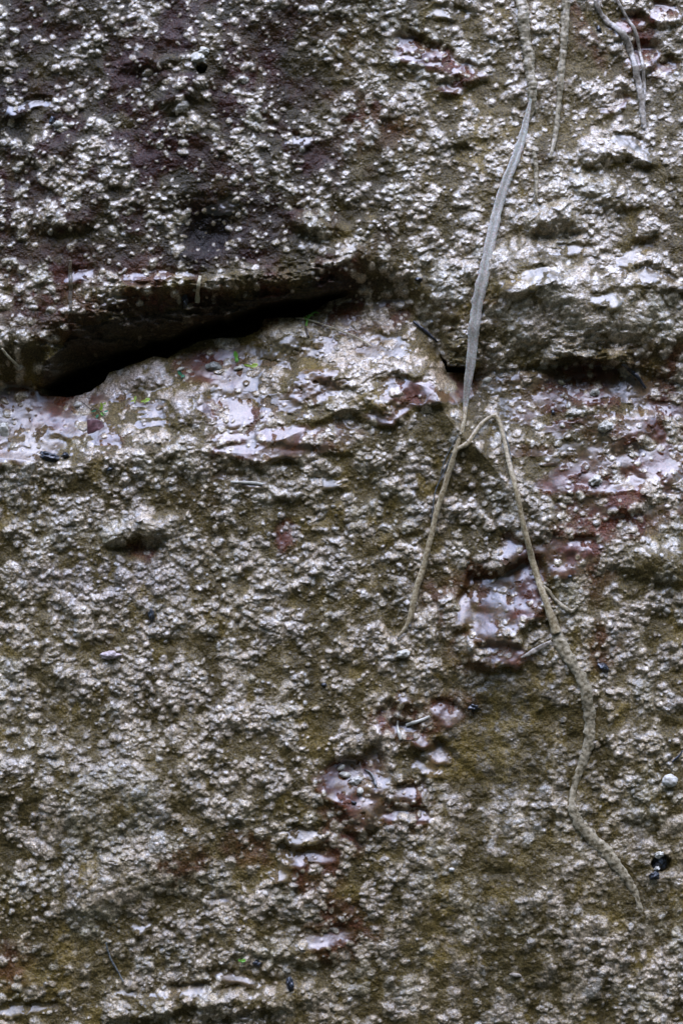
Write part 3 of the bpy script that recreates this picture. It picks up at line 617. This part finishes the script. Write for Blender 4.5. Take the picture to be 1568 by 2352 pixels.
for p in [[(706, 724, 3.5), (700, 714, 3.5), (691, 707, 2)], [(707, 722, 3.5), (709, 712, 3.5), (708, 702, 1.8)], [(708, 722, 3.5), (716, 713, 3.5), (724, 710, 3), (731, 713, 2)], [(705, 726, 3), (711, 718, 3), (719, 718, 2)], [(704, 730, 3), (697, 722, 3), (695, 716, 1.5)]]:
    strand("leaf", [(x, y, w_, 3 + 2 * i) for i, (x, y, w_) in enumerate(p)], M_green, t, flat=.5, off=6, smooth=3, step=1.5)
for x, y, lv, m, lab in [
    (540, 818, [(100, 15, 10), (-80, 9, 8)], M_green, "bright green seedling with one round leaf above another, near the flat grey stone"),
    (576, 838, [(15, 14, 9), (170, 16, 6)], M_green2, "yellow green seedling with one broad leaf, right of the long cream pebble"),
    (330, 919, [(20, 12, 8), (190, 8, 6)], M_green2, "yellow green round leaved seedling below the pinkish mud mound, the right one of two"),
    (306, 917, [(70, 9, 5), (200, 9, 4)], M_green2, "smallest pale green seedling below the pinkish mud mound, the left one of two"),
    (414, 859, [(130, 12, 8), (-20, 7, 5)], M_dgreen, "dark bluish green seedling in shade between the mud mound and the flat grey stone"),
    (557, 2196, [(10, 9, 7), (170, 7, 6)], M_green, "single bright green seedling low in the mud near the bottom")]:
    t = root("seedling", x, y, lab, "seedling", "tiny green seedlings")
    strand("stem", [(x + 1, y + 7, 2.5), (x, y, 2.5)], m, t, flat=.9, off=3, smooth=3)
    for an, L, W in lv: leaf("leaf", x, y, an, L * 1.15, W * 1.2, m, t, lift=6, rise=.15)
t = root("creeping_weed", 228, 948, "creeping weed on the wet ledge with trailing brown stem and lobed green leaves", "weed")
strand("stem", [(178, 918, 1.8), (188, 925, 2), (196, 932, 2.2), (204, 937, 2.5), (208, 932, 2.2), (212, 936, 2.5), (222, 940, 3), (232, 946, 3), (240, 955, 2.5)], M_twig, t, flat=.9, off=4, smooth=7, step=2)
for x, y, an, L, W, m in [(228, 947, -20, 14, 9, M_green), (216, 940, 200, 12, 5, M_dgreen), (222, 950, 240, 10, 6, M_dgreen), (236, 944, 10, 10, 5, M_dgreen)]:
    leaf("leaf", x, y, an, L, W, m, t, lift=5, rise=.1)
for x, y, an, L, W in [(226, 941, 60, 13, 8), (231, 931, 110, 9, 8), (233, 926, 20, 7, 5)]: leaf("young_leaf", x, y, an, L, W, M_green2, t, lift=7, rise=.25)

# ------------------------------------------------------------------ stones, crumbs, flakes
for nm, x, y, rx, ry, dp, m, an, ro, fc, sub, lab, cat in [
    ("flat_stone", 489, 840, 20, 13, 9, M_grey, 6, .3, 6, 4, "flat grey green stone lying on wet red rock below the cleft", "stone"),
    ("pebble", 6, 988, 13, 22, 16, M_cream, 0, .3, 5, 4, "blocky cream stone at the left edge on the wet ledge", "stone"),
    ("pebble", 172, 926, 9, 7, 7, M_white, 0, .25, 5, 3, "small square cream pebble just below the left pocket of the cleft", "stone"),
    ("pebble", 545, 843, 11, 6, 7, M_cream, 15, .3, 3, 3, "long cream pebble just below the bright green seedling on the ledge", "stone"),
    ("pebble", 410, 843, 9, 5, 5, M_cream, 30, .3, 4, 3, "tan chip at the right foot of the pinkish mud mound", "stone"),
    ("pebble", 1525, 1783, 17, 14, 11, M_white, 0, .25, 0, 4, "bright white round pebble near the right edge, above the biggest black lump", "stone"),
    ("pebble", 456, 134, 17, 15, 15, M_cream, 0, .35, 6, 4, "pale cream stone roofing a square dark notch, upper left", "stone"),
    ("pebble", 468, 118, 11, 9, 9, M_cream, 0, .5, 0, 4, "pale crumb resting on the right shoulder of the pale notch stone", "stone"),
    ("charcoal_crumb", 1505, 1970, 19, 17, 12, M_black, 20, .5, 3, 4, "biggest glossy black lump set in a pit with pale crumbs round it, lower right", "charcoal"),
    ("pebble", 1497, 1984, 8, 5, 22, M_white, 20, .5, 3, 4, "small pale chip stuck on the biggest black lump, lower right", "stone"),
    ("pebble", 1503, 1951, 11, 7, 9, M_cream, 10, .5, 0, 4, "pale crumb on the upper rim of the pit with the biggest black lump", "stone"),
    ("pebble", 257, 1503, 22, 9, 10, M_pink, 4, .3, 0, 4, "long pinkish pebble in the mud, left of centre", "stone"),
    ("pebble", 781, 1762, 0, 0, 0, M_cream, 0, .3, 0, 3, "", "stone"),
    ("pebble", 782, 1761, 10, 6, 7, M_cream, 35, .25, 0, 3, "tilted oval cream pebble in the puddle, left of the dark husk", "stone"),
    ("pebble", 793, 1777, 13, 7, 8, M_cream, -5, .35, 0, 3, "lower flat cream pebble in the puddle, below the tilted oval one", "stone"),
    ("pebble", 815, 1790, 14, 9, 9, M_white, 15, .5, 0, 4, "large crumbly white pebble at the centre of the puddle", "stone"),
    ("pebble", 826, 1813, 8, 9, 9, M_cream, 0, .3, 0, 3, "small round cream pebble at the right foot of the puddle", "stone"),
    ("pebble", 1120, 872, 11, 7, 8, M_cream, 20, .3, 2, 3, "tan pebble on the bright ledge right of the bleached leaf", "stone"),
    ("pebble", 933, 1478, 0, 0, 0, M_cream, 0, .3, 0, 3, "", "stone"),
    ("pebble", 904, 1578, 0, 0, 0, M_cream, 0, .3, 0, 3, "", "stone"),
    ("pebble", 1365, 902, 11, 9, 10, M_cream, 10, .5, 0, 4, "cream crumb on red rock at the right of the ledge", "stone"),
    ("pebble", 1290, 878, 9, 5, 6, M_straw, -30, .3, 0, 3, "small tan chip on the red part of the ledge", "stone"),
    ("pebble", 1385, 980, 16, 11, 10, M_cream, 15, .4, 0, 4, "large cream pebble in the glittering patch at right, below the ledge", "stone"),
    ("pebble", 1360, 1105, 15, 11, 12, M_cream, 20, .4, 0, 4, "cream pebble on the lavender film at right", "stone"),
    ("pebble", 1034, 1990, 6, 5, 6, M_white, 0, .3, 0, 3, "tiny white pebble alone in the smooth mud, lower right of centre", "stone"),
    ("pebble", 925, 1500, 16, 9, 10, M_cream, 10, .3, 0, 4, "rounded cream pebble just below the tip of the brown stalk", "stone"),
    ("pebble", 1380, 2215, 0, 0, 0, M_cream, 0, .3, 0, 3, "", "stone"),
    ("pebble", 850, 2030, 0, 0, 0, M_cream, 0, .3, 0, 3, "", "stone"),
    ("pebble", 1178, 2226, 14, 5, 6, M_film, -8, .25, 0, 3, "slim grey chip lying level near the bottom, right of centre", "stone"),
    ("pebble", 564, 2330, 13, 4, 5, M_film, 0, .2, 0, 3, "slim blue grey chip at the very bottom, left of centre", "stone"),
    ("pebble", 555, 2100, 0, 0, 0, M_cream, 0, .3, 0, 3, "", "stone"),
    ("charcoal_crumb", 118, 1050, 24, 9, 10, M_black, -14, .7, 0, 4, "largest black crumb, wide and ragged, below the wet ledge at left", "charcoal"),
    ("charcoal_crumb", 150, 1046, 9, 6, 8, M_black, 0, .7, 0, 3, "small black crumb touching the right of the largest one below the wet ledge", "charcoal"),
    ("charcoal_crumb", 668, 2250, 8, 17, 12, M_black, 15, .5, 0, 4, "upright black crumb near the bottom, left of centre", "charcoal"),
    ("charcoal_crumb", 424, 688, 6, 17, 10, M_black, 5, .7, 0, 4, "upright black crumb on the brow of the cleft left of the straw stub", "charcoal"),
    ("charcoal_crumb", 592, 2205, 9, 8, 8, M_black, 0, .7, 0, 3, "ragged black crumb right of the lowest green seedling", "charcoal"),
    ("charcoal_crumb", 351, 1413, 6, 13, 8, M_black, 0, .7, 0, 3, "bluish black crumb stuck in mud left of centre", "charcoal"),
    ("charcoal_crumb", 744, 1570, 6, 5, 6, M_black, 0, .5, 0, 3, "pinhead black crumb alone in mud at the middle of the wall", "charcoal"),
    ("charcoal_crumb", 1085, 1622, 12, 8, 8, M_black, 0, .8, 0, 3, "black crumb in mud left of the muddy root end", "charcoal"),
    ("charcoal_crumb", 1375, 1528, 14, 7, 8, M_black, -35, .7, 0, 3, "black crumb right of the muddy root end where it starts", "charcoal"),
    ("charcoal_crumb", 812, 1838, 6, 4, 5, M_black, -20, .4, 0, 3, "tiny black chip at the foot of the pebble puddle", "charcoal"),
    ("charcoal_crumb", 1268, 948, 4, 6, 5, M_black, 0, .4, 0, 3, "black speck in a bright hollow right of the hairpin bend", "charcoal"),
    ("charcoal_crumb", 1300, 1322, 5, 4, 5, M_black, 0, .4, 0, 3, "black speck below the lavender film right of the hairpin root", "charcoal"),
    ("charcoal_crumb", 1383, 52, 5, 10, 6, M_black, 30, .5, 0, 3, "bluish black crumb lodged beside the inner glossy root, top right", "charcoal"),
    ("charcoal_crumb", 255, 1078, 7, 4, 5, M_black, 25, .4, 0, 3, "small black chip on the lower rim of the ledge at left", "charcoal"),
    ("charcoal_crumb", 1491, 1998, 11, 8, 9, M_black, 20, .6, 0, 4, "glossy black crumb at the lower left lip of the pit beside the biggest black lump", "charcoal"),
    ("charcoal_crumb", 119, 276, 5, 11, 7, M_black, -20, .5, 0, 3, "thin black flake upright beside a tan crumb, upper left", "charcoal"),
    ("pebble", 133, 284, 10, 8, 9, M_cream, 0, .4, 0, 3, "tan crumb beside the thin black flake, upper left", "stone"),
    ("charcoal_crumb", 962, 639, 8, 5, 6, M_black, 0, .4, 0, 3, "black chip above the ledge left of the bleached leaf", "charcoal"),
    ("fallen_leaf", 213, 985, 24, 26, 5, M_redleaf, 20, .25, 6, 4, "dark red leaf scrap lying flat on the wet ledge below the weed", "leaf"),
]:
    if rx == 0: continue
    o = lump(nm, x, y, rx, ry, dp, m, an, ro, fc, sub, seed=int(x + y), lift=.3)
    tag(o, lab, cat, {"pebble": "small pale stones", "charcoal_crumb": "black crumbs"}.get(nm))
print("done", time.time() - T0)
